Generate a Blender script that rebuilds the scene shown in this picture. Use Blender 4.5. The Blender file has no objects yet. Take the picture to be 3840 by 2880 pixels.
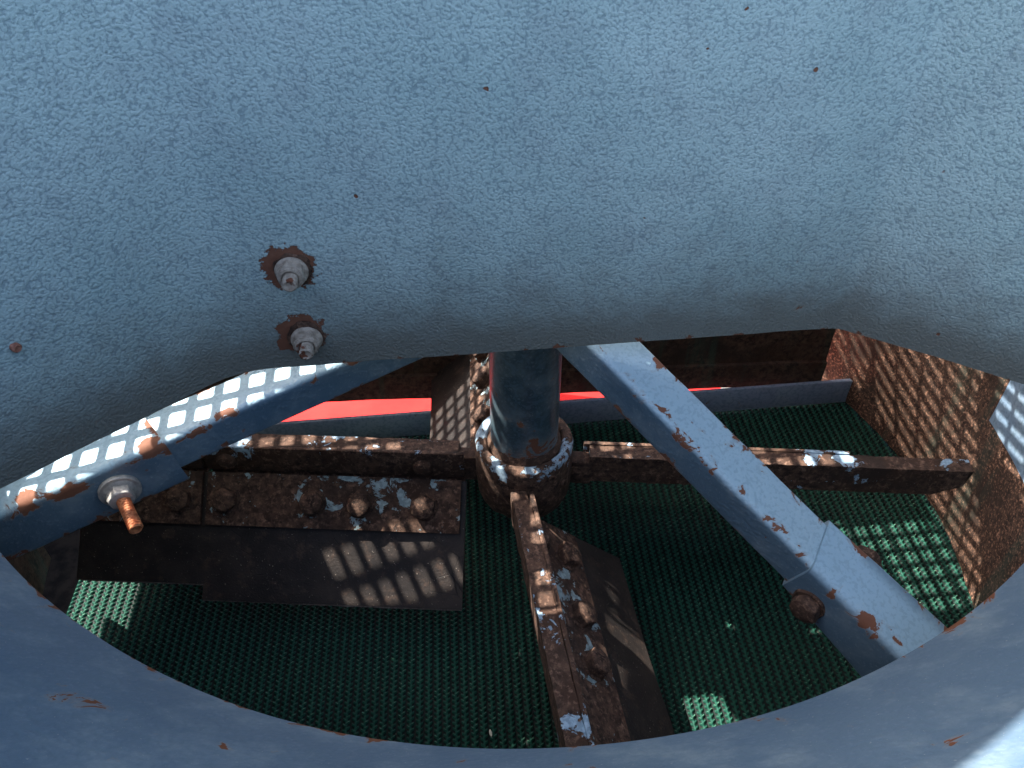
import bpy, bmesh, math, random
import numpy as np
from mathutils import Vector, Matrix
R = math.radians
random.seed(7); rng = np.random.default_rng(7)
scene = bpy.context.scene
COL = scene.collection

# ------------------------------------------------------------------ camera
cam_d = bpy.data.cameras.new('camera')
cam = bpy.data.objects.new('camera', cam_d); COL.objects.link(cam)
cam.location = (-0.0089, -0.4197, 0.4305)
cam.rotation_euler = (R(48.0), 0, 0)
cam_d.sensor_width = 36.0
cam_d.lens = 36.0 * 3100 / 3840
cam_d.clip_start = 0.01; cam_d.clip_end = 500
scene.camera = cam

# ------------------------------------------------------------------ world, sun, exposure
SUN = Vector((-0.51, 0.28, 0.81)).normalized()      # towards the sun
elev = math.asin(SUN.z); rot = math.atan2(SUN.x, SUN.y)
world = bpy.data.worlds.new('World'); scene.world = world
world.use_nodes = True
wn = world.node_tree.nodes; wl = world.node_tree.links
wn.clear()
sky = wn.new('ShaderNodeTexSky'); sky.sky_type = 'NISHITA'; sky.sun_disc = False
sky.sun_elevation = elev; sky.sun_rotation = rot
sky.air_density = 1.0; sky.dust_density = 4.0; sky.ozone_density = 0.6
bg = wn.new('ShaderNodeBackground'); bg.inputs['Strength'].default_value = 0.15
wo = wn.new('ShaderNodeOutputWorld')
wl.new(sky.outputs[0], bg.inputs[0]); wl.new(bg.outputs[0], wo.inputs[0])
sd = bpy.data.lights.new('sun', 'SUN'); sd.energy = 5.0; sd.angle = R(0.53); sd.color = (1.0, 0.95, 0.88)
so = bpy.data.objects.new('sun', sd); COL.objects.link(so)
so.rotation_euler = SUN.to_track_quat('Z', 'Y').to_euler()
scene.view_settings.view_transform = 'Standard'
scene.view_settings.look = 'None'
scene.view_settings.exposure = 1.75
scene.view_settings.gamma = 1.0
scene.view_settings.use_curve_mapping = False
scene.cycles.max_bounces = 8

# ------------------------------------------------------------------ node helper
class NT:
    def __init__(s, name):
        s.m = bpy.data.materials.new(name); s.m.use_nodes = True
        s.t = s.m.node_tree; s.t.nodes.clear()
        s.out = s.t.nodes.new('ShaderNodeOutputMaterial')
        s.b = s.t.nodes.new('ShaderNodeBsdfPrincipled')
        s.t.links.new(s.b.outputs[0], s.out.inputs[0])
        s.co = s.t.nodes.new('ShaderNodeTexCoord').outputs['Object']
    def put(s, sock, v):
        if v is None: return
        if hasattr(v, 'links'): s.t.links.new(v, sock)
        else:
            if isinstance(v, (tuple, list)) and len(v) == 3 and sock.type == 'RGBA': v = (*v, 1)
            sock.default_value = v
    def noise(s, scale, detail=3, rough=.55, dist=0, vec=None, col=False):
        n = s.t.nodes.new('ShaderNodeTexNoise')
        n.inputs['Scale'].default_value = scale; n.inputs['Detail'].default_value = detail
        n.inputs['Roughness'].default_value = rough; n.inputs['Distortion'].default_value = dist
        s.put(n.inputs['Vector'], vec or s.co)
        return n.outputs['Color' if col else 'Fac']
    def voro(s, scale, feature='F1', out='Distance', vec=None, rand=1.0):
        n = s.t.nodes.new('ShaderNodeTexVoronoi'); n.feature = feature
        n.inputs['Scale'].default_value = scale; n.inputs['Randomness'].default_value = rand
        s.put(n.inputs['Vector'], vec or s.co)
        return n.outputs[out]
    def math(s, op, a, b=None, c=None, clamp=False):
        n = s.t.nodes.new('ShaderNodeMath'); n.operation = op; n.use_clamp = clamp
        s.put(n.inputs[0], a); s.put(n.inputs[1], b)
        if c is not None: s.put(n.inputs[2], c)
        return n.outputs[0]
    def ramp(s, v, lo, hi, a=0., b=1.):
        n = s.t.nodes.new('ShaderNodeMapRange'); n.interpolation_type = 'SMOOTHSTEP'
        s.put(n.inputs['Value'], v); s.put(n.inputs['From Min'], lo); s.put(n.inputs['From Max'], hi)
        n.inputs['To Min'].default_value = a; n.inputs['To Max'].default_value = b
        return n.outputs[0]
    def mix(s, f, a, b, mode='MIX'):
        n = s.t.nodes.new('ShaderNodeMix'); n.data_type = 'RGBA'; n.blend_type = mode
        s.put(n.inputs[0], f); s.put(n.inputs[6], a); s.put(n.inputs[7], b)
        return n.outputs[2]
    def attr(s, name):
        n = s.t.nodes.new('ShaderNodeAttribute'); n.attribute_name = name
        return n.outputs['Fac']
    def map(s, scale=(1, 1, 1), rot=(0, 0, 0), loc=(0, 0, 0)):
        n = s.t.nodes.new('ShaderNodeMapping')
        n.inputs['Scale'].default_value = scale; n.inputs['Rotation'].default_value = rot
        n.inputs['Location'].default_value = loc
        s.put(n.inputs['Vector'], s.co); return n.outputs[0]
    def bump(s, h, strength=.5, dist=.001, prev=None):
        n = s.t.nodes.new('ShaderNodeBump')
        s.put(n.inputs['Strength'], strength); n.inputs['Distance'].default_value = dist
        s.put(n.inputs['Height'], h)
        if prev is not None: s.put(n.inputs['Normal'], prev)
        return n.outputs[0]
    def fin(s, color=None, rough=None, metal=None, normal=None, spec=None):
        i = s.b.inputs
        s.put(i['Base Color'], color); s.put(i['Roughness'], rough); s.put(i['Metallic'], metal)
        s.put(i['Normal'], normal); s.put(i['Specular IOR Level'], spec)
        return s.m

def rust_color(n):
    a = n.noise(170, 6, .7)
    b = n.noise(38, 4, .6)
    c = n.mix(n.ramp(a, .32, .68), (.018, .011, .008), (.115, .064, .042))
    c = n.mix(n.ramp(b, .45, .68), c, (.052, .026, .016))
    return c, a

def paint_mat(name, c_lo, c_hi, spot_thr=.76, edge_k=.30, dimple=560, bump=.55, rough=.42, grime=.0, spot_scale=75, dust=.55, top_lit=None, spec=.5, dotk=.45, tipk=.12, specks=0, stains=()):
    n = NT(name)
    big = n.noise(9, 3, .6)
    mid = n.noise(45, 4, .6)
    c = n.mix(n.ramp(big, .3, .7), c_lo, c_hi)
    c = n.mix(n.math('MULTIPLY', n.ramp(mid, .42, .75), .35), c, (.30, .36, .38))
    fd = n.attr('top_lit')
    if top_lit: c = n.mix(fd, c, top_lit)  # painted light: beam tops tinted paler than their sides
    # hammered enamel: small dimples, pigment settles darker in them
    d1 = n.noise(dimple, 2.0, .5)
    d2 = n.voro(dimple * .62, 'F1')
    d3 = n.noise(dimple * .22, 2, .5)
    h = n.math('ADD', n.math('ADD', n.math('MULTIPLY', d1, .55), n.math('MULTIPLY', n.math('SUBTRACT', 1.0, d2), .35)), n.math('MULTIPLY', d3, .16))
    dots = n.ramp(h, .53, .42)
    c = n.mix(n.math('MULTIPLY', dots, dotk), c, (.085, .140, .185))
    tips = n.ramp(h, .60, .70)
    c = n.mix(n.math('MULTIPLY', tips, tipk), c, (.40, .48, .52))
    # dust
    ds = n.ramp(n.noise(900, 2, .5), .70, .76)
    c = n.mix(n.math('MULTIPLY', ds, dust), c, (.42, .42, .38))
    if grime:
        g = n.attr('grime')
        gm = n.math('MULTIPLY', n.ramp(n.math('ADD', g, n.math('MULTIPLY', n.noise(60, 5, .65), .5)), .35, 1.1), grime)
        c = n.mix(gm, c, (.16, .165, .145))
    # rust
    e = n.attr('edge')
    rn = n.noise(spot_scale, 5, .62, .6)
    rn2 = n.noise(spot_scale * .31, 3, .6)
    v = n.math('ADD', n.math('ADD', rn, n.math('MULTIPLY', e, edge_k)), n.math('MULTIPLY', n.math('SUBTRACT', rn2, .5), .25))
    rm = n.ramp(v, spot_thr, spot_thr + .018)
    halo = n.ramp(v, spot_thr - .05, spot_thr)
    if specks:      # small separate rust specks where stones have chipped the paint
        dv = n.t.nodes.new('ShaderNodeVectorMath'); dv.operation = 'MULTIPLY_ADD'
        n.put(dv.inputs[0], n.noise(260, 3, .6, col=True)); dv.inputs[1].default_value = (.003, .003, .003); n.put(dv.inputs[2], n.co)
        vd = n.voro(specks, 'F1', 'Distance', dv.outputs[0]); vc = n.voro(specks, 'F1', 'Color', dv.outputs[0])
        rad = n.math('MULTIPLY', n.math('SUBTRACT', vc, .35), .20)
        spk = n.ramp(n.math('SUBTRACT', vd, rad), .004, -.010)
        rm = n.math('MAXIMUM', rm, n.math('MULTIPLY', spk, n.ramp(n.noise(7, 2), .42, .50)))
    c = n.mix(n.math('MULTIPLY', halo, .22), c, (.28, .20, .13))
    rc, ra = rust_color(n)
    rc = n.mix(.6, rc, (.235, .088, .046))
    if stains:      # rust that bled out round the bolts
        for p, rr in stains:
            dn = n.t.nodes.new('ShaderNodeVectorMath'); dn.operation = 'DISTANCE'
            n.put(dn.inputs[0], n.co); dn.inputs[1].default_value = p
            sv = n.math('ADD', n.math('DIVIDE', dn.outputs['Value'], rr), n.math('MULTIPLY', n.math('SUBTRACT', n.noise(210, 5, .7), .5), 1.7))
            rm = n.math('MAXIMUM', rm, n.ramp(sv, 1.04, .98))
    c = n.mix(rm, c, rc)
    hh = n.mix(rm, h, n.math('SUBTRACT', n.math('MULTIPLY', ra, .5), .25))
    nb = n.bump(hh, bump, .0011)
    ro = n.math('ADD', n.math('MULTIPLY', rm, .4), n.math('ADD', rough, n.math('MULTIPLY', n.math('SUBTRACT', mid, .5), .25)))
    return n.fin(c, ro, 0., nb, spec)

def rusty_mat(name, paint=.62, base_dark=1., pcol=(.30, .42, .52), gran=260, bump=.9, green=0., gcol=(.215, .125, .085)):
    """rusty steel with flakes of old paint left on it"""
    n = NT(name)
    rc, ra = rust_color(n)
    g = n.noise(gran, 5, .7)
    rc = n.mix(n.ramp(g, .50, .70), rc, gcol)
    rc = n.mix(n.ramp(n.noise(22, 4, .6), .5, .75), rc, (.034, .021, .015))
    if green:
        st = n.noise(14, 4, .6, 0, n.map((2.2, 2.2, .25)))
        rc = n.mix(n.math('MULTIPLY', n.ramp(st, .52, .66), green), rc, (.03, .10, .075))
    e = n.attr('edge')
    pn = n.noise(70, 6, .66, .5)
    pl = n.noise(24, 3, .6)
    v = n.math('ADD', n.math('ADD', pn, n.math('MULTIPLY', n.math('SUBTRACT', pl, .5), .5)), n.math('MULTIPLY', e, .3))
    pm = n.ramp(v, paint, paint + .02)
    pc = n.mix(n.ramp(n.noise(300, 3), .4, .62), pcol, tuple(min(1, x * 1.35 + .05) for x in pcol))
    c = n.mix(pm, rc, pc)
    sp = n.ramp(n.noise(1100, 2, .5), .72, .77)
    c = n.mix(n.math('MULTIPLY', sp, .45), c, (.38, .31, .25))
    hh = n.math('ADD', n.math('MULTIPLY', g, .6), n.math('MULTIPLY', pm, .35))
    nb = n.bump(hh, bump, .0012)
    return n.fin(c, n.math('SUBTRACT', .88, n.math('MULTIPLY', pm, .3)), 0., nb, .3)

M = {}
M['hood'] = paint_mat('hammered_blue', (.355, .490, .490), (.445, .575, .570), .765, .16, 960, .80, .36, grime=.95, dotk=.42, specks=52, stains=(((-.1150, -.0904, .2085), .0118), ((-.1160, -.0904, .1680), .0120), ((-.125, -.0914, .163), .004)))
M['cone'] = paint_mat('funnel_blue', (.072, .120, .180), (.105, .160, .222), .700, .16, 520, .40, .60, grime=0, spot_scale=60, dust=.4, spec=.15, dotk=.25, tipk=.05, specks=42)
M['beam'] = paint_mat('beam_blue', (.070, .125, .175), (.100, .165, .220), .745, .205, 620, .55, .40, spot_scale=80, top_lit=(.32, .46, .54), dotk=.2, specks=85)  # dark base puts the shade of the side faces into the colour
M['beam_dark'] = paint_mat('sleeve_blue', (.070, .125, .175), (.100, .165, .220), .725, .17, 620, .30, .45, spot_scale=60, top_lit=(.30, .45, .55), dotk=.2, specks=85)
M['beam_worn'] = paint_mat('worn_sleeve_blue', (.070, .125, .175), (.100, .165, .220), .665, .17, 620, .40, .45, spot_scale=42, top_lit=(.30, .45, .55), dotk=.2, specks=85)
M['rail'] = paint_mat('rail_blue', (.22, .27, .37), (.28, .33, .43), .70, .2, 480, .3, .5, spot_scale=70)
M['pipe'] = paint_mat('pipe_blue', (.030, .058, .078), (.045, .078, .098), .665, .55, 420, .18, .38, spot_scale=48)
M['rust'] = rusty_mat('rusty_steel', .80)
M['arm'] = rusty_mat('rusty_painted_steel', .725, pcol=(.20, .29, .37))
M['collar'] = rusty_mat('rusty_collar', .675, pcol=(.20, .28, .34))
M['clamp'] = rusty_mat('clamp_plate_steel', .585, pcol=(.20, .27, .28))
M['wall'] = rusty_mat('drum_rust', .86, gran=430, bump=.8, green=.25, gcol=(.45, .235, .150))  # brighter copy: sunlit tone put into the grain colour
M['rear'] = rusty_mat('shaded_drum_rust', .86, gran=300, bump=.9, green=.35, gcol=(.085, .048, .034))  # shaded copy of the drum rust, dull grains for unlit walls
M['walltop'] = paint_mat('drum_blue', (.16, .24, .34), (.22, .31, .42), .70, .3, 420, .3, .5)
M['boltrust'] = rusty_mat('bolt_rust', 1.2, gran=420, bump=1.0)

def simple(name, c1, c2, scale, rough, metal=0., bump=.3, dist=.0006, detail=4, spec=.5):
    n = NT(name)
    a = n.noise(scale, detail, .6)
    return n.fin(n.mix(n.ramp(a, .35, .65), c1, c2), rough, metal, n.bump(a, bump, dist), spec)
def rubber_mat():
    n = NT('black_rubber')
    a = n.noise(30, 5, .65); b = n.noise(700, 3, .5)
    c = n.mix(n.ramp(a, .35, .7), (.013, .010, .009), (.036, .027, .022))
    c = n.mix(n.math('MULTIPLY', n.ramp(n.noise(75, 5, .7), .52, .68), .65), c, (.075, .046, .032))
    c = n.mix(n.math('MULTIPLY', n.ramp(b, .68, .74), .8), c, (.30, .25, .21))
    crack = n.ramp(n.voro(42, 'DISTANCE_TO_EDGE', 'Distance', n.map((1, 1, 1))), .012, .0)
    crack = n.math('MULTIPLY', crack, n.ramp(n.noise(16, 2), .52, .6))
    c = n.mix(crack, c, (.008, .007, .007))
    return n.fin(c, .62, 0, n.bump(n.math('SUBTRACT', b, crack), .5, .0007), .35)
M['rubber'] = rubber_mat()
M['cord'] = simple('rubber_edge_ply', (.10, .085, .07), (.20, .17, .14), 500, .9)
M['zinc'] = simple('dull_zinc', (.30, .285, .265), (.46, .43, .39), 260, .55, .35, .5)
def nut_mat():
    n = NT('weathered_nut')
    a = n.noise(320, 5, .65); b = n.noise(85, 4, .6)
    c = n.mix(n.ramp(a, .35, .65), (.26, .215, .170), (.42, .360, .295))
    rc, ra = rust_color(n)
    c = n.mix(n.ramp(b, .60, .63), c, (.15, .055, .030))
    return n.fin(c, .7, .1, n.bump(a, .6, .0006), .3)
M['nut'] = nut_mat()
M['rod'] = simple('orange_rusty_thread', (.26, .075, .024), (.50, .19, .075), 500, .7, 0, .5)
M['thread'] = simple('threaded_hole_rust', (.22, .08, .05), (.40, .18, .12), 500, .7, 0, .5)
M['black'] = simple('dark_steel', (.010, .010, .011), (.022, .020, .019), 80, .9, spec=.0)
M['red'] = simple('red_paint', (.70, .022, .020), (.76, .030, .026), 20, .7, 0, .05, spec=.1)
M['mesh'] = simple('galvanised_mesh', (.22, .22, .21), (.32, .31, .30), 90, .5, .5)
M['ground'] = simple('pale_concrete', (.20, .19, .17), (.26, .25, .22), 4, .9, 0, .4, .004)
M['seed'] = simple('seed_husk', (.62, .55, .42), (.75, .70, .58), 400, .7)
def belt_mat():
    n = NT('green_belt_fabric')
    t = n.attr('tuft')
    w = n.noise(14, 3, .6)
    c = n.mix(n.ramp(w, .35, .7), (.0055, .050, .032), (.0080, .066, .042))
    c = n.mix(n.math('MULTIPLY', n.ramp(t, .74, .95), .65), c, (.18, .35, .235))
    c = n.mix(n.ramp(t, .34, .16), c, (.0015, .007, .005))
    dust = n.ramp(n.noise(520, 2, .5), .72, .78)
    c = n.mix(n.math('MULTIPLY', dust, .5), c, (.35, .33, .22))
    return n.fin(c, .6, 0, n.bump(n.noise(1500, 2), .3, .0004), .2)
M['belt'] = belt_mat()

# ------------------------------------------------------------------ object helpers
def link(name, me, mat, parent=None):
    o = bpy.data.objects.new(name, me); COL.objects.link(o)
    if mat is not None: me.materials.append(mat)
    if parent is not None: o.parent = parent
    return o
def tag(o, label=None, cat=None, group=None, kind=None):
    if label: o['label'] = label
    if cat: o['category'] = cat
    if group: o['group'] = group
    if kind: o['kind'] = kind
    return o
def empty(name, loc=(0, 0, 0), rz=0.):
    o = bpy.data.objects.new(name, None); COL.objects.link(o)
    o.location = loc; o.rotation_euler = (0, 0, rz); o.empty_display_size = .02
    return o
def finish(me, angle=35):
    me.polygons.foreach_set('use_smooth', [True] * len(me.polygons))
    me.set_sharp_from_angle(angle=R(angle)); me.update()
def mesh_from(verts, faces, attrs=None, smooth=True, angle=35, name='mesh'):
    me = bpy.data.meshes.new(name)
    me.from_pydata([tuple(v) for v in verts], [], faces); me.update()
    if attrs:
        for k, v in attrs.items():
            a = me.attributes.new(k, 'FLOAT', 'POINT'); a.data.foreach_set('value', list(map(float, v)))
    if smooth: finish(me, angle)
    return me
class BM:
    """collects shapes into one bmesh"""
    def __init__(s):
        s.b = bmesh.new(); s.e = s.b.verts.layers.float.new('edge'); s.f = s.b.verts.layers.float.new('top_lit')
    def add(s, verts, faces, edge=None, top_lit=None):
        vs = [s.b.verts.new(v) for v in verts]
        if edge is not None:
            for v, e in zip(vs, edge): v[s.e] = e
        if top_lit is not None:
            for v, e in zip(vs, top_lit): v[s.f] = e
        for f in faces:
            try: s.b.faces.new([vs[i] for i in f])
            except ValueError: pass
        return vs
    def box(s, lo, hi, mat=None, bev=0., seg=2):
        t = bmesh.new(); bmesh.ops.create_cube(t, size=1)
        for v in t.verts: v.co = Vector([lo[i] + (v.co[i] + .5) * (hi[i] - lo[i]) for i in range(3)])
        if bev: bmesh.ops.bevel(t, geom=t.edges[:], offset=bev, segments=seg, affect='EDGES', profile=.5)
        s.merge(t, mat); return s
    def merge(s, t, mat=None):
        if mat is not None: bmesh.ops.transform(t, matrix=mat, verts=t.verts)
        t.verts.index_update()
        vs = [s.b.verts.new(v.co) for v in t.verts]
        for f in t.faces:
            try: s.b.faces.new([vs[v.index] for v in f.verts])
            except ValueError: pass
        t.free()
    def lathe(s, prof, n=48, mat=None, a0=0., a1=2 * math.pi, closed=False):
        full = abs(a1 - a0 - 2 * math.pi) < 1e-6
        m = n if full else n + 1
        t = bmesh.new(); rings = []
        for i in range(m):
            a = a0 + (a1 - a0) * i / n
            rings.append([t.verts.new((r * math.cos(a), r * math.sin(a), z)) for r, z in prof])
        k = len(prof)
        for i in range(n):
            A = rings[i]; B = rings[(i + 1) % m]
            for j in range(k if closed else k - 1):
                q = [A[j], B[j], B[(j + 1) % k], A[(j + 1) % k]]
                try: t.faces.new(q)
                except ValueError: pass
        bmesh.ops.remove_doubles(t, verts=t.verts, dist=1e-7)
        s.merge(t, mat); return s
    def prism(s, poly, h0, h1, mat=None, bev=0.):
        t = bmesh.new()
        a = [t.verts.new((x, y, h0)) for x, y in poly]; b = [t.verts.new((x, y, h1)) for x, y in poly]
        n = len(poly)
        t.faces.new(a[::-1]); t.faces.new(b)
        for i in range(n): t.faces.new([a[i], a[(i + 1) % n], b[(i + 1) % n], b[i]])
        if bev: bmesh.ops.bevel(t, geom=t.edges[:], offset=bev, segments=2, affect='EDGES', profile=.5)
        s.merge(t, mat); return s
    def jitter(s, amp, freq=90., seed=0.):
        from mathutils import noise
        for v in s.b.verts:
            p = v.co * freq + Vector((seed, seed * 1.7, -seed))
            v.co += Vector((noise.noise(p), noise.noise(p + Vector((31, 7, 3))), noise.noise(p + Vector((5, 77, 13))))) * amp
        return s
    def build(s, name, mat, parent=None, angle=35):
        bmesh.ops.recalc_face_normals(s.b, faces=s.b.faces)
        me = bpy.data.meshes.new(name); s.b.to_mesh(me); s.b.free()
        finish(me, angle)
        return link(name, me, mat, parent)
def frame(origin, zdir, xhint=(1, 0, 0)):
    z = Vector(zdir).normalized(); x = Vector(xhint); x = (x - z * x.dot(z)).normalized(); y = z.cross(x)
    return Matrix(((x.x, y.x, z.x, origin[0]), (x.y, y.y, z.y, origin[1]), (x.z, y.z, z.z, origin[2]), (0, 0, 0, 1)))
def hexpts(af, rot=0.):
    r = af / math.sqrt(3)
    return [(r * math.cos(R(60 * i) + rot), r * math.sin(R(60 * i) + rot)) for i in range(6)]
def hex_head(bm, mat, af, h, rot=0., dome=.0012):
    """hexagonal head with a rounded, chamfered top"""
    t = bmesh.new(); n = 6
    sub = 6; base = []
    c = hexpts(af, rot)
    for i in range(6):
        for k in range(sub):
            a = Vector((*c[i], 0)); b = Vector((*c[(i + 1) % 6], 0)); base.append(a.lerp(b, k / sub))
    def ring(f, z):
        out = []
        for p in base: out.append(t.verts.new((p.x * f, p.y * f, z)))
        return out
    rin = af / 2
    def ringc(f, z):
        out = []
        for p in base:
            q = p.normalized() * min(p.length, rin * f); out.append(t.verts.new((q.x, q.y, z)))
        return out
    rs = [ring(1, 0), ring(1, h * .72)]
    rs.append(ringc(1.03, h * .93)); rs.append(ringc(.9, h)); rs.append(ringc(.5, h + dome * .7))
    m = len(base)
    for A, B in zip(rs, rs[1:]):
        for i in range(m): t.faces.new([A[i], A[(i + 1) % m], B[(i + 1) % m], B[i]])
    cv = t.verts.new((0, 0, h + dome))
    for i in range(m): t.faces.new([rs[-1][i], rs[-1][(i + 1) % m], cv])
    t.faces.new(rs[0][::-1])
    bm.merge(t, mat)
def thread(bm, mat, r, L, pitch=.00125, depth=.0006, n=28, hollow=False):
    k = max(6, int(L / pitch * 4)); vs = []; fs = []
    for j in range(k + 1):
        z = L * j / k
        for i in range(n):
            a = 2 * math.pi * i / n
            ph = (z / pitch - i / n) % 1.0
            d = abs(ph - .5) * 2
            rr = r - depth * (1 - d if False else d)
            vs.append((rr * math.cos(a), rr * math.sin(a), z))
    for j in range(k):
        for i in range(n): fs.append((j * n + i, j * n + (i + 1) % n, (j + 1) * n + (i + 1) % n, (j + 1) * n + i))
    b = k * n
    if not hollow:
        rc = len(vs)
        for i in range(n):
            a = 2 * math.pi * i / n; vs.append((r * .72 * math.cos(a), r * .72 * math.sin(a), L + r * .12))
        for i in range(n):
            a = 2 * math.pi * i / n; vs.append((r * .60 * math.cos(a), r * .60 * math.sin(a), L + r * .02))
        vs.append((0, 0, L - r * .02))
        for i in range(n):
            fs.append((b + i, b + (i + 1) % n, rc + (i + 1) % n, rc + i))
            fs.append((rc + i, rc + (i + 1) % n, rc + n + (i + 1) % n, rc + n + i))
            fs.append((rc + n + i, rc + n + (i + 1) % n, rc + 2 * n))
    bm.add([mat @ Vector(v) for v in vs], fs)

# ------------------------------------------------------------------ ground
g = BM(); g.add([(-60, -60, -.95), (60, -60, -.95), (60, 60, -.95), (-60, 60, -.95)], [(0, 1, 2, 3)])
tag(g.build('ground', M['ground']), kind='structure')

# ------------------------------------------------------------------ hood
ZB, ZT = .147, .713
def hood():
    base = [(-.46, -.366), (-.2707, -.2043), (-.1505, -.0942), (.1718, -.0582), (.2534, -.105), (.42, -.2015)]
    rad = [0, .05, .040, .010, 0, 0]
    pts = []
    for i, p in enumerate(base):
        P = Vector(p)
        if rad[i] and 0 < i < len(base) - 1:
            a = (Vector(base[i - 1]) - P).normalized(); b = (Vector(base[i + 1]) - P).normalized()
            for k in range(7):
                t = k / 6; d = rad[i] * .45
                q = (P + a * d) * (1 - t) ** 2 + P * 2 * t * (1 - t) + (P + b * d) * t * t
                pts.append(q)
        else: pts.append(P)
    dense = []
    for a, b in zip(pts, pts[1:]):
        k = max(1, int((b - a).length / .008))
        dense += [a.lerp(b, i / k) for i in range(k)]
    dense.append(pts[-1])
    zs = [ZB, ZB + .0015, ZB + .004, ZB + .008, ZB + .014, ZB + .022, ZB + .034, ZB + .05, ZB + .08, ZB + .12, ZB + .2, .5, ZT]
    n = len(dense); T = .003
    nor = []
    for i in range(n):
        d = (dense[min(i + 1, n - 1)] - dense[max(i - 1, 0)]).normalized(); nor.append(Vector((-d.y, d.x)))
    V = []; F = []; E = []; G = []
    from mathutils import noise
    for side in (0, 1):
        for j, z in enumerate(zs):
            for i, p in enumerate(dense):
                q = p + nor[i] * (T * side)
                dz = noise.noise(Vector((q.x * 40, q.y * 40, 3))) * .0006 if j == 0 else 0
                V.append((q.x, q.y, z + dz)); h = z - ZB
                E.append(math.exp(-h / .003) * .9 + math.exp(-h / .02) * .35)
                G.append(math.exp(-h / .045))
    m = len(zs)
    for j in range(m - 1):
        for i in range(n - 1):
            F.append((j * n + i, j * n + i + 1, (j + 1) * n + i + 1, (j + 1) * n + i))
            o = m * n
            F.append((o + j * n + i, o + (j + 1) * n + i, o + (j + 1) * n + i + 1, o + j * n + i + 1))
    o = m * n
    for i in range(n - 1):
        F.append((i, o + i, o + i + 1, i + 1))
        a = (m - 1) * n
        F.append((a + i, a + i + 1, o + a + i + 1, o + a + i))
    me = mesh_from(V, F, {'edge': E, 'grime': G}, name='hood_panel')
    return link('hood_panel', me, M['hood'])
hd = tag(hood(), 'bent blue hammered-paint sheet metal hood with two bolt ends poking out, filling the upper half', 'hood')
hood_n = Vector((.111, -.9938, 0)).normalized()
def hood_nut(p, turn, wobble):
    m = frame(p, hood_n + Vector(wobble), (math.cos(turn), 0, math.sin(turn)))
    b = BM()   # rust ring and serrated washer
    b.lathe([(.0025, -.0010), (.0090, -.0008), (.0090, .0005), (.0083, .0010), (.0025, .0014)], 56, m).jitter(.0022, 150, turn).jitter(.0007, 500, turn)
    ns = b.build('washer', M['boltrust'], hd)
    b = BM()
    b.lathe([(.0040, .0012), (.0078, .0012), (.0080, .0020), (.0076, .0028), (.0068, .0034), (.0040, .0034)], 44, m)
    hex_head(b, m @ Matrix.Translation((0, 0, .0028)), .0124, .0046, turn, 0)
    b.lathe([(.0058, .0070), (.0055, .0082), (.0047, .0086), (.0041, .0084), (.0041, .006)], 40, m)
    b.jitter(.00012, 300, turn + 3)
    nt = b.build('nut', M['nut'], hd, 40)
    b = BM(); thread(b, m @ Matrix.Translation((0, 0, .004)), .0037, .0098, .00125, .00045)
    b.build('bolt_end', M['nut'], nt, 50)
hood_nut((-.1137, -.0906, .2075), .35, (.0, 0, .02))
hood_nut((-.1135, -.0906, .1662), .10, (.05, 0, .0))
hl_n = Vector((.6754, -.7374, 0))
b = BM(); mh = frame((-.2157, -.1539, .2121), hl_n + Vector((.25, .1, -.1)))
thread(b, mh @ Matrix.Translation((0, 0, -.003)), .0021, .0052, .0009, .0004)
b.build('screw_end', M['thread'], hd, 50)

# ------------------------------------------------------------------ funnel rim below the camera
def funnel():
    cx, cy, rc, z0 = -.007, .044, .333, .14
    V = []; F = []; E = []
    prof = []
    L = .25; ca, sa = math.cos(R(50)), math.sin(R(50))
    ds = [0, .0012, .003, .006, .010, .016, .025, .04, .06, .09, .13, .17, .21, L]
    for d in ds: prof.append((rc + d * ca, z0 + d * sa, math.exp(-d / .003) * .7 + math.exp(-d / .03) * .25))
    for d in ds[::-1]: prof.append((rc + d * ca + .003 * sa, z0 + d * sa - .003 * ca, math.exp(-d / .004) * .7))
    a0, a1, n = R(-168), R(-12), 220
    from mathutils import noise
    for i in range(n + 1):
        a = a0 + (a1 - a0) * i / n
        for r, z, e in prof:
            w = noise.noise(Vector((a * 3, r * 4, 1))) * .0012
            V.append((cx + (r + w) * math.cos(a), cy + (r + w) * math.sin(a), z)); E.append(e)
    k = len(prof)
    for i in range(n):
        for j in range(k):
            F.append((i * k + j, (i + 1) * k + j, (i + 1) * k + (j + 1) % k, i * k + (j + 1) % k))
    F.append(tuple(range(k))); F.append(tuple(n * k + j for j in range(k))[::-1])
    return link('funnel_rim', mesh_from(V, F, {'edge': E}), M['cone'])
fun = tag(funnel(), 'curved blue sheet metal funnel rim with elongated rust specks along the bottom of the picture', 'funnel')

b = BM()   # unseen rubber band added above the funnel lip to cut sky light
b.lathe([(.333 + l * .6428 - .001, .14 + l * .766 + .001) for l in (.235, .27, .31, .35)] + [(.333 + l * .6428 - .005, .14 + l * .766 + .004) for l in (.35, .31, .27, .235)], 90, Matrix.Translation((-.007, .044, 0)), R(-172), R(-8), closed=True)
b.build('shade_skirt', M['rubber'], fun)
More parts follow.
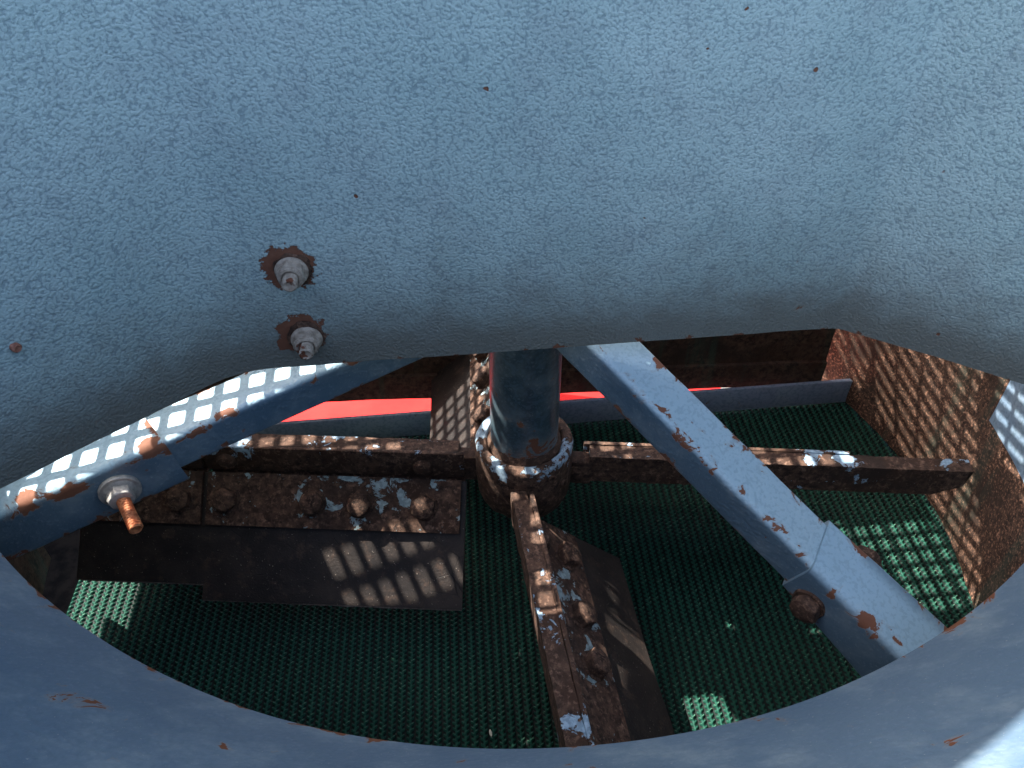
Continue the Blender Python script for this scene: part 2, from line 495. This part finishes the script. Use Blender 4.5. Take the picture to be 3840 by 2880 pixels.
# ------------------------------------------------------------------ drum
DC = Vector((0, .03)); DR = .371
drum = tag(empty('drum_housing', (0, .03, -.150)), 'rusty round drum housing around the rotor with a flat rear plate', 'drum')
def arc_wall(name, a0, a1, z0, z1, mat, n=90, r=DR, t=.004, bumpy=0.):
    from mathutils import noise
    zs = np.linspace(z0, z1, max(2, int((z1 - z0) / .008))); V = []; F = []; E = []
    m = len(zs)
    for i in range(n + 1):
        a = R(a0 + (a1 - a0) * i / n)
        for z in zs:
            p = Vector((math.cos(a) * r, math.sin(a) * r, z))
            w = noise.noise(p * 18) * .0015 + noise.noise(p * 120) * bumpy
            V.append((math.cos(a) * (r + w), math.sin(a) * (r + w), z + .150)); E.append(0)
    o = len(V)
    for i in range(n + 1):
        a = R(a0 + (a1 - a0) * i / n)
        for z in zs: V.append((math.cos(a) * (r + t), math.sin(a) * (r + t), z + .150)); E.append(0)
    for i in range(n):
        for j in range(m - 1):
            F.append((i * m + j, i * m + j + 1, (i + 1) * m + j + 1, (i + 1) * m + j))
            F.append((o + i * m + j, o + (i + 1) * m + j, o + (i + 1) * m + j + 1, o + i * m + j + 1))
    for i in range(n):
        for j in (0, m - 1): F.append((i * m + j, (i + 1) * m + j, o + (i + 1) * m + j, o + i * m + j))
    for i in (0, n):
        for j in range(m - 1): F.append((i * m + j, o + i * m + j, o + i * m + j + 1, i * m + j + 1))
    me = mesh_from(V, F, {'edge': E}, angle=50)
    bm = bmesh.new(); bm.from_mesh(me); bmesh.ops.recalc_face_normals(bm, faces=bm.faces); bm.to_mesh(me); bm.free()
    return link(name, me, mat, drum)
arc_wall('side_wall', -62, 38, -.149, -.032, M['wall'], 80, bumpy=.0009)
arc_wall('side_wall', 3.2, 38, -.0318, .172, M['wall'], 40, bumpy=.0009)
arc_wall('side_wall', -62, 3.15, -.0318, .172, M['walltop'], 60, bumpy=.0002)
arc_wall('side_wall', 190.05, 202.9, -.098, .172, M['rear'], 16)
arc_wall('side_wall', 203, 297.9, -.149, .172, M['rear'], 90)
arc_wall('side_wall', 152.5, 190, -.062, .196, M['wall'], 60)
arc_wall('side_wall', 152.5, 163, -.149, -.0622, M['wall'], 12)
b = BM(); b.box((-.504, -.30, -.056), (-.376, .36, -.052)); b.box((-.504, -.30, -.0515), (-.50, .36, .205))  # dark floor added outside the slot; its side wall blocks the sun
b.build('dark_backing', M['black'], drum)
# flat plate across the rear, with a fold line and open gap under it
b = BM()
A, B = Vector((-.34, .170)), Vector((.301, .2028)); d = (B - A).normalized(); nrm = Vector((d.y, -d.x))
def plate(bm, z0, z1, off, t):
    n = 60; V = []; F = []
    from mathutils import noise
    zs = np.linspace(z0, z1, 8)
    for i in range(n + 1):
        p = A + (B - A) * (i / n)
        for z in zs:
            w = noise.noise(Vector((p.x * 25, z * 30, 4))) * .0015
            q = p + nrm * (off + w); V.append((q.x, q.y - .03, z + .150))
    o = len(V)
    for i in range(n + 1):
        p = A + (B - A) * (i / n)
        for z in zs: q = p + nrm * (off - t); V.append((q.x, q.y - .03, z + .150))
    m = len(zs)
    for i in range(n):
        for j in range(m - 1):
            F.append((i * m + j, i * m + j + 1, (i + 1) * m + j + 1, (i + 1) * m + j))
            F.append((o + i * m + j, o + (i + 1) * m + j, o + (i + 1) * m + j + 1, o + i * m + j + 1))
        for j in (0, m - 1): F.append((i * m + j, (i + 1) * m + j, o + (i + 1) * m + j, o + i * m + j))
    for i in (0, n):
        for j in range(m - 1): F.append((i * m + j, o + i * m + j, o + i * m + j + 1, i * m + j + 1))
    bm.add(V, F)
plate(b, -.127, -.098, .004, .006); plate(b, -.0985, -.030, 0, .003)
A, B = Vector((.262, .262)), Vector((.40, .262)); d = (B - A).normalized(); nrm = Vector((d.y, -d.x))
b2 = BM(); plate(b2, -.147, .02, 0, .003)
b.build('rear_plate', M['rear'], drum); b2.build('rear_plate', M['black'], drum)

# blue rail behind the belt and red sheet beyond
b = BM()
ang = math.atan2(.0402, .56)
m = Matrix.Translation((0, .160, -.120)) @ Matrix.Rotation(R(6.3), 4, 'Z')
b.box((-.36, 0, -.0295), (.36, .004, 0), m, .001)
tag(b.build('angle_rail', M['rail']), 'shaded blue-grey angle rail behind the far edge of the green belt', 'rail')
b = BM()
b.box((-.6, .0, -.004), (.24, .26, 0), Matrix.Translation((0, .195, -.215)) @ Matrix.Rotation(ang, 4, 'Z'), .001)
tag(b.build('red_sheet', M['red']), 'bright red sunlit painted sheet seen through the gap under the rear plate', 'panel')

# ------------------------------------------------------------------ woven belt
def belt():
    px, py = .0066, .0042; nx, ny = 12, 7
    W, L = .80, .531
    cols = int(W / px); rows = int(L / py)
    X = np.arange(cols * nx + 1) * (px / nx) - cols * px / 2
    Y = np.arange(rows * ny + 1) * (py / ny)
    gx, gy = np.meshgrid(X, Y, indexing='ij')
    row = np.floor(gx / px)
    u = gx / px - row - .5                       # -.5 .. .5 across one rib
    au = np.abs(u)
    # branches leave the spine forwards and outwards, alternating on both sides
    ph = gy / py - au * 1.05 + np.where(u > 0, .0, .45) + np.sin(row * 7.3) * .06
    f = ph - np.floor(ph) - .5
    wob = np.sin(row * 12.9 + np.floor(ph) * 78.2) * 43758.5; wob = wob - np.floor(wob)
    branch = np.exp(-(f / .23) ** 2) * np.clip((.42 - au) / .10, 0, 1) * (.72 + .55 * au + .3 * (wob - .5))
    spine = np.exp(-(u / .13) ** 2) * .62
    h = np.maximum(branch, spine)
    lx = ((np.sin(gx * 61) + np.sin(gy * 47 + gx * 23)) * .00025)
    z = h * .0026 + lx
    ca, sa = math.cos(R(4.1)), math.sin(R(4.1))
    wx = gx * ca - gy * sa; wy = gx * sa + gy * ca
    V = np.stack([wx, wy, z], -1).reshape(-1, 3)
    a, c = gx.shape
    idx = np.arange(a * c).reshape(a, c)
    q = np.stack([idx[:-1, :-1], idx[1:, :-1], idx[1:, 1:], idx[:-1, 1:]], -1).reshape(-1, 4)
    me = bpy.data.meshes.new('conveyor_belt')
    me.vertices.add(len(V)); me.vertices.foreach_set('co', V.astype(np.float32).ravel())
    me.loops.add(q.size); me.loops.foreach_set('vertex_index', q.astype(np.int32).ravel())
    me.polygons.add(len(q)); me.polygons.foreach_set('loop_start', (np.arange(len(q)) * 4).astype(np.int32))
    me.polygons.foreach_set('use_smooth', np.ones(len(q), dtype=bool))
    me.update(calc_edges=True)
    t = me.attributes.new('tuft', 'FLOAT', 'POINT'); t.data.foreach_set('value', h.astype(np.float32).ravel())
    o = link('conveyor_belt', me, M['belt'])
    o.location = (.055, -.3485, -.1527)
    return o
tag(belt(), 'green ribbed conveyor belt under the rotor', 'belt')

# ------------------------------------------------------------------ rotor
rotor = tag(empty('paddle_rotor', (0, 0, 0)), 'rusty four-armed paddle rotor on an upright blue shaft', 'rotor')
b = BM(); b.lathe([(0.0, .62), (.0243, .62)] + [(.0243, .62 - i * .0336) for i in range(1, 19)] + [(.0243, -.05), (0, -.05)], 64)
for v in b.b.verts:
    v[b.e] = math.exp(-max(0, v.co.z) / .012) * .35
b.build('shaft', M['pipe'], rotor)
b = BM()
b.lathe([(.0268, -.004), (.0276, -.001), (.0290, .0004), (.0325, .0006), (.0346, -.0006), (.0356, -.0030), (.0358, -.016), (.0360, -.030), (.0352, -.046), (.0330, -.052), (.0300, -.054), (.0262, -.054), (.0262, -.03)], 72, closed=True)
for v in b.b.verts: v[b.e] = .55 if v.co.z > -.004 else 0
b.jitter(.0009, 120, 3); b.jitter(.0004, 420, 8)
collar = b.build('collar', M['collar'], rotor)
b = BM()
b.lathe([(.0243, .004), (.0256, .0010), (.0270, -.0016), (.0262, -.006), (.0243, -.006)], 60, closed=True).jitter(.0008, 300, 2)
b.build('weld_bead', M['rust'], collar)
b = BM()
for az, z in ((-58, -.010), (-38, -.024)):
    n = Vector((math.cos(R(az)), math.sin(R(az)), 0))
    b.lathe([(.0013, .0012), (.0026, .0012), (.0031, .0), (.0031, -.003), (.0013, -.003)], 20, frame(n * .0358 + Vector((0, 0, z)), n), closed=True).jitter(.0004, 300, az)
b.build('set_screw', M['collar'], collar)

ZA = -.011; BH = .026; TD = R(47)
vt = Vector((0, math.sin(TD), -math.cos(TD)))       # down the paddle face
vn = Vector((0, math.cos(TD), math.sin(TD)))        # out of the paddle face
P0 = Vector((0, .0125, ZA - BH + .001))
GAP = .2395
def sheet(bm, u0, u1, s0, s1, n0, n1, bev=.0005, taper=0.):
    """plate lying along the paddle face: u radial, s down the face, n out of it"""
    m = Matrix(((1, 0, 0, 0), (0, vt.y, vn.y, P0.y), (0, vt.z, vn.z, P0.z), (0, 0, 0, 1)))
    k = max(2, int((u1 - u0) / .006))
    t = bmesh.new()
    rings = []
    for i in range(k + 1):
        u = u0 + (u1 - u0) * i / k
        rings.append([t.verts.new((u, s, nn)) for s, nn in ((s0, n0), (s1, n0), (s1, n1), (s0, n1))])
    for a, c in zip(rings, rings[1:]):
        for j in range(4): t.faces.new([a[j], c[j], c[(j + 1) % 4], a[(j + 1) % 4]])
    t.faces.new(rings[0]); t.faces.new(rings[-1][::-1])
    if bev:
        es = [e for e in t.edges if len(e.link_faces) == 2 and e.calc_face_angle(0) > .6]
        bmesh.ops.bevel(t, geom=es, offset=bev, segments=2, affect='EDGES', profile=.5)
    bm.merge(t, m)
def face_pt(u, s, n): return Vector((u, 0, 0)) + P0 + vt * s + vn * n
def make_arm():
    b = BM()
    t = bmesh.new(); k = 90; rings = []
    for i in range(k + 1):
        u = .048 + (.322 - .048) * i / k
        lo = ZA - BH + max(0, (u - .300)) * .55
        rings.append([t.verts.new((u + dz, y, z)) for (y, z, dz) in ((-.006, lo, -.006 if i == k else 0), (.006, lo, -.006 if i == k else 0), (.006, ZA, 0), (-.006, ZA, 0))])
    for a, c in zip(rings, rings[1:]):
        for j in range(4): t.faces.new([a[j], c[j], c[(j + 1) % 4], a[(j + 1) % 4]])
    t.faces.new(rings[0]); t.faces.new(rings[-1][::-1])
    es = [e for e in t.edges if len(e.link_faces) == 2 and e.calc_face_angle(0) > .6]
    bmesh.ops.bevel(t, geom=es, offset=.0012, segments=2, affect='EDGES', profile=.5)
    b.merge(t)
    for v in b.b.verts: v[b.e] = .33 if v.co.z > ZA - .003 else .10
    b.jitter(.0006, 110, 1); b.jitter(.00025, 500, 4)
    arm = b.build('arm', M['arm'], rotor)
    b = BM()   # welded stub between collar and bar
    b.lathe([(.0, .020), (.0075, .0195), (.0090, .017), (.0095, .0), (.0120, -.001), (.0, -.001)], 24, frame((.034, 0, ZA - .010), (1, 0, 0)))
    b.box((.033, -.0065, ZA - BH - .004), (.050, .0065, ZA - .006), None, .002)
    b.jitter(.0014, 130, 6); b.jitter(.0006, 380, 2)
    b.build('weld_stub', M['arm'], arm)
    # folded holder plates: upright flange bolted to the bar, then the leaning leg behind the rubber
    for u0, u1 in ((.044, .2375), (.2415, .318)):
        b = BM()
        b.box((u0, .0064, ZA - BH + .002), (u1, .0096, ZA + .0006), None, .0006)
        sheet(b, u0, u1, -.004, .030, -.0122, -.0092)
        for v in b.b.verts: v[b.e] = .35 if v.co.z > ZA - .002 else 0
        b.jitter(.0005, 120, u0 * 9)
        b.build('holder_plate', M['arm'], arm)
    for u in (.0745, .2215):
        b = BM(); mm = frame((u, .0095, ZA - .0135), (0, 1, 0), (1, 0, .3))
        b.lathe([(.0, .0055), (.0035, .0053), (.0060, .0042), (.0071, .0022), (.0075, .0)], 28, mm).jitter(.0005, 300, u * 50)
        b.build('rivet', M['boltrust'], arm)
    for u0, u1, us, rl in ((.0465, .2375, (.0731, .1211, .1568, .2221), .0945), (.2415, .322, (.257, .296), .083)):
        b = BM(); sheet(b, u0 - .004, u1 + (.012 if u1 > .3 else .0002), .000, rl, -.0090, -.0042, .0006)
        for v in b.b.verts:
            v.co += vn * (math.sin(v.co.x * 40) * .0006)
        rub = b.build('rubber_paddle', M['rubber'], arm)
        b = BM(); sheet(b, u0 - .0036, u1 + (.0116 if u1 > .3 else 0), rl + .0001, rl + .0011, -.0084, -.0060, 0)
        b.jitter(.0004, 400, 3); b.build('ply_edge', M['cord'], rub)
        b = BM(); sheet(b, u0, u1, -.001, .0385, -.0040, 0, .0009)
        b.jitter(.0004, 90, u0 * 30)
        cl = b.build('clamp_plate', M['clamp'], arm)
        for q, u in enumerate(us):
            b = BM(); mm = frame(face_pt(u, .0195, 0), vn, (1, 0, 0))
            b.lathe([(.0, .0012), (.0098, .0011), (.0104, .0006), (.0105, 0), (0, 0)], 32, mm)
            hex_head(b, mm @ Matrix.Translation((0, 0, .001)), .0162, .0076, R(30 + q * 23), .0010)
            b.jitter(.0006, 240, u * 70); b.jitter(.0003, 600, u)
            b.build('bolt', M['boltrust'], cl, 45)
    return arm
def children(o): return [c for c in bpy.data.objects if c.parent == o]
def dup(o, parent):
    c = o.copy(); COL.objects.link(c); c.parent = parent
    for k in children(o):
        dup(k, c)
    return c
arm0 = make_arm()
arms = [(-80.7, -.010), (177.4, 0.), (-3.1, 0.), (92.5, 0.)]
for i, (a, off) in enumerate(arms):
    o = arm0 if i == 0 else dup(arm0, rotor)
    o.rotation_euler = (0, 0, R(a))
    v = Vector((-math.sin(R(a)), math.cos(R(a)), 0))
    o.location = v * off
    if i == 2:                                   # the outer rubber of this arm is gone
        for k in children(o):
            far = min(q.co.x for q in k.data.vertices) > .23
            if far and k.name.split('.')[0] in ('rubber_paddle', 'clamp_plate', 'holder_plate'):
                for c in children(k): bpy.data.objects.remove(c)
                bpy.data.objects.remove(k)

# ------------------------------------------------------------------ support beams
def sweep_box(bm, p0, d, u, side, L0, L1, W, H, r, n=60, W1=None, H1=None, off=0., slant=0.):
    """rounded box section; the ridge corner runs along the line p0 + d*l, top leaves it along -side, face drops along -u"""
    W1 = W1 or W; H1 = H1 or H
    prof = []
    def corner(cx, cy, a0, rr, e):
        for k in range(7):
            a = R(a0 + 90 * k / 6); prof.append((cx[0] + cx[1] * 0, 0, 0)) if False else None
        return
    def pr(W, H):
        o = []
        c = [((r, -r), 90, r, 1.0), ((W - r * .5, -r * .5), 0, r * .5, .9), ((W - r * .5, -H + r * .5), -90, r * .5, .5), ((r * .5, -H + r * .5), -180, r * .5, .8)]
        # walk: top-left corner from left side up, over the top, down
        def arc(cx, cy, rr, a0, a1, e):
            for k in range(7):
                a = R(a0 + (a1 - a0) * k / 6); o.append((cx + rr * math.cos(a), cy + rr * math.sin(a), e))
        arc(r, -r, r, 180, 90, .9)
        for f in (.25, .5, .75): o.append((r + (W - r * 1.5) * f, 0, .12))
        arc(W - r * .4, -r * .4, r * .4, 90, 0, 1.0)
        arc(W - r * .4, -H + r * .4, r * .4, 0, -90, .5)
        arc(r * .4, -H + r * .4, r * .4, -90, -180, 1.0)
        for f in (.3, .55, .8): o.append((0, -H + r * .4 + (H - r * 1.4) * f, .05))
        return o
    V = []; F = []; E = []; FD = []
    for i in range(n + 1):
        l = L0 + (L1 - L0) * i / n; f = i / n
        P = pr(W + (W1 - W) * f, H + (H1 - H) * f)
        for x, y, e in P:
            ll = l + (slant * (x - W / 2) if i == 0 else 0)
            q = p0 + d * ll - side * (x - off) + u * (y + off)
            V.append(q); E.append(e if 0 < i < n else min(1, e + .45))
            FD.append(max(0., min(1., (y + r * .75) / (r * .55))) if x < W - r * .2 else .3)  # top faces take the light tint, side faces stay shade-dark
    k = len(P)
    for i in range(n):
        for j in range(k): F.append((i * k + j, (i + 1) * k + j, (i + 1) * k + (j + 1) % k, i * k + (j + 1) % k))
    F.append(tuple(range(k))); F.append(tuple(n * k + j for j in range(k))[::-1])
    bm.add(V, F, E, FD)
def beam_frame(p0, p1, flip):
    d = (p1 - p0).normalized(); u = Vector((0, 0, 1)); u = (u - d * u.dot(d)).normalized()
    s = d.cross(u)
    return d, u, (s if not flip else -s)
# right-hand beam
p0 = Vector((.036, -.0685, .14)); d, u, s = beam_frame(p0, Vector((.1373, -.1587, .08)), False)
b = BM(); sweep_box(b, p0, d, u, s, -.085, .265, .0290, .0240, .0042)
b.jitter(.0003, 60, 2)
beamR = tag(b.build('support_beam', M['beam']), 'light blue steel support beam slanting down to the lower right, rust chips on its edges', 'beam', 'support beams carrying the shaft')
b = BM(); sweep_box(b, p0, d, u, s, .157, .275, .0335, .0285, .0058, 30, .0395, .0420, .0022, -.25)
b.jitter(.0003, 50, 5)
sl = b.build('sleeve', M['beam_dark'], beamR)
b = BM(); mm = frame(p0 + d * .176 - u * .0205 + s * .002, s, (.2, 0, 1))
b.lathe([(0, .0016), (.0088, .0015), (.0094, .0006), (.0094, -.001), (0, -.001)], 30, mm)
hex_head(b, mm @ Matrix.Translation((0, 0, .001)), .0140, .0068, .4)
b.jitter(.0007, 200, 9); b.jitter(.0003, 600, 1)
b.build('bolt', M['boltrust'], beamR, 45)
b = BM(); mm = frame(p0 + d * .1835 - u * .0105 - s * .0345, -s, (.2, 0, 1))
hex_head(b, mm, .0160, .0075, .2); b.jitter(.0005, 240, 5)
b.build('bolt', M['boltrust'], beamR, 45)
# left-hand beam
p0 = Vector((-.108, -.0716, .13)); d, u, s = beam_frame(p0, Vector((-.269, -.152, .10)), True)
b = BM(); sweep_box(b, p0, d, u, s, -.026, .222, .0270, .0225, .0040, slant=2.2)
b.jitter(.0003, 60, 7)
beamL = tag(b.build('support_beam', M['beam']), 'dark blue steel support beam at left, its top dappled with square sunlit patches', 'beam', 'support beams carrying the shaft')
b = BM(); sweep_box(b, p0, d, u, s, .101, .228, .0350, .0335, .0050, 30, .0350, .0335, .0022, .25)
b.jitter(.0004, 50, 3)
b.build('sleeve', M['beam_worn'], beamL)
ax = s
mm = frame(p0 + d * .129 - u * .0160 + s * .0022, ax, (0, 0, 1))
b = BM(); b.lathe([(0, .0022), (.0102, .0022), (.0108, .0014), (.0108, .0), (0, 0)], 44, mm)
rodp = M['zinc']
b.jitter(.0002, 200, 1)
ws = b.build('washer', rodp, beamL)
b = BM(); b.lathe([(.0, .0036), (.0068, .0034), (.0082, .0024), (.0086, .0022), (0, .0022)], 40, mm)
hex_head(b, mm @ Matrix.Translation((0, 0, .0024)), .0122, .0068, .25, 0); b.jitter(.00025, 240, 8)
nt = b.build('nut', rodp, beamL, 40)
b = BM(); thread(b, frame((mm @ Vector((0, 0, .004))), ax + Vector((.18, 0, -.06)), (0, 0, 1)), .0038, .0265, .0018, .0011)
b.build('threaded_rod', M['rod'], beamL, 50)

# bearing block that ties the beams to the shaft above the hood edge
b = BM(); b.lathe([(.0246, .158), (.050, .158), (.052, .161), (.052, .196), (.050, .199), (.0246, .199)], 48, closed=True)
tag(b.build('bearing_block', M['beam']), 'round blue bearing block around the shaft where the support beams meet, behind the hood', 'bearing')

# ------------------------------------------------------------------ mesh guard over the drum
gd = tag(empty('mesh_guard', (0, .1, .205)), 'flat square-grid metal guard over the drum behind the hood', 'guard')
def guard():
    cell, bar, t = .0156, .0052, .0015
    b = BM(); ang = R(6.4)
    x0, x1, y0, y1 = -.46, .36, -.14, .33
    bm = b
    m = Matrix.Rotation(ang, 4, 'Z')
    nx = int((x1 - x0) / cell); ny = int((y1 - y0) / cell)
    def ok(x, y):
        p = m @ Vector((x, y, 0)); P = p + Vector((0, .1, 0))
        # stay behind the hood sheet
        lim = max(-.0942 + (P.x + .1505) * (.036 / .3223), -9)
        if P.x < -.1505: lim = -.0942 + (P.x + .1505) * (.1101 / .1202)
        if P.x > .1718: lim = -.0582 - (P.x - .1718) * .57
        if -.120 < P.x < -.022 and P.y < .008: return False
        return P.y > lim + (.030 if -.135 < P.x < -.03 else .017)
    V = []; F = []
    r = .0016
    vid = {}
    def vert(x, y, z):
        k = (round(x, 6), round(y, 6), z)
        if k not in vid:
            vid[k] = len(V); V.append(m @ Vector((x, y, z)))
        return vid[k]
    h = bar / 2
    cells = []
    for i in range(nx):
        for j in range(ny):
            cx = x0 + (i + .5) * cell; cy = y0 + (j + .5) * cell - .1
            if not ok(cx, cy): continue
            jb = y0 + ((j // 2) * 2 + 1) * cell - .1
            p = m @ Vector((cx, jb, 0)); wy_ = p.y + .1
            if ok(cx, jb - cell / 2) and (p.x > .150 or (p.x > .122 and wy_ > .17)):
                if j % 2 == 0:
                    for k in (-.25, .25): cells.append((cx + k * cell, jb, cell / 4, cell, .0023))
            else: cells.append((cx, cy, cell / 2, cell / 2, h))
    for cx, cy, ox, oy, hh in cells:
            qx, qy = ox - hh, oy - hh
            outer = []; inner = []
            for c, (sx, sy) in enumerate(((1, 1), (-1, 1), (-1, -1), (1, -1))):
                for k in range(4):
                    a = R(90 * c + 30 * k)
                    inner.append((cx + sx * (qx - r) + r * math.cos(a), cy + sy * (qy - r) + r * math.sin(a)))
                    if k == 0: outer.append((cx + sx * ox, cy + sy * oy))
            for z, fl in ((t, False), (0, True)):
                ii = [vert(x, y, z) for x, y in inner]; oo = [vert(x, y, z) for x, y in outer]
                for c in range(4):
                    for k in range(3):
                        f = (ii[c * 4 + k], oo[c], ii[c * 4 + k + 1]); F.append(f if fl else f[::-1])
                    f = (ii[c * 4 + 3], oo[c], oo[(c + 1) % 4], ii[((c + 1) * 4) % 16]); F.append(f if fl else f[::-1])
            for k in range(16):
                a, c = inner[k], inner[(k + 1) % 16]
                F.append((vert(*a, 0), vert(*c, 0), vert(*c, t), vert(*a, t)))
    me = mesh_from(V, F, smooth=False)
    return link('perforated_sheet', me, M['mesh'], gd)
guard()
SUN_BLOCKERS = [  # added solid plates, outlined to block the sun from chosen spots
    [(-.121, .010), (-.05, .004), (.014, .000), (.014, .060), (-.121, .050)],
    [(-.335, .0620), (-.2265, .0620), (-.2265, .0745), (-.335, .0745)],
    [(-.117, -.022), (-.060, -.024), (-.055, -.070), (-.114, -.072)],
    [(-.062, .0505), (-.028, .0605), (-.028, .073), (-.060, .073)],
    [(-.15, .100), (-.06, .100), (-.06, .169), (-.15, .169)],
    [(-.405, -.150), (-.31, -.078), (-.23, -.026), (-.137, -.030), (-.137, .030), (-.172, .030), (-.172, .155), (-.310, .155), (-.310, .093), (-.226, .093), (-.232, .036), (-.335, .036), (-.335, .078), (-.44, .078)],
    [(-.165, .170), (.138, .170), (.138, .250), (.122, .300), (.122, .345), (-.50, .300), (-.50, .262), (-.285, .236), (-.19, .255), (-.165, .25)],
    [(.240, .148), (.222, .156), (.186, .128), (.165, .095), (.150, .075), (.100, .073), (.100, .048), (.150, .045), (.150, -.02), (.206, -.02), (.208, .080), (.205, .105)],
]
b = BM()
for poly in SUN_BLOCKERS:
    b.prism([(x, y - .1) for x, y in poly], .004, .008)
if SUN_BLOCKERS: b.build('shadow_plate', M['black'], gd)

# ------------------------------------------------------------------ small stray thing on the belt
b = BM(); b.lathe([(0, -.0030), (.0007, -.002), (.0011, 0), (.0008, .0020), (0, .0032)], 10, Matrix.Translation((-.0241, -.1490, -.1468)) @ Matrix.Rotation(R(80), 4, 'X') @ Matrix.Rotation(R(12), 4, 'Y'))
tag(b.build('seed_husk', M['seed']), 'tiny pale seed husk lying on the green belt near the funnel rim', 'seed')
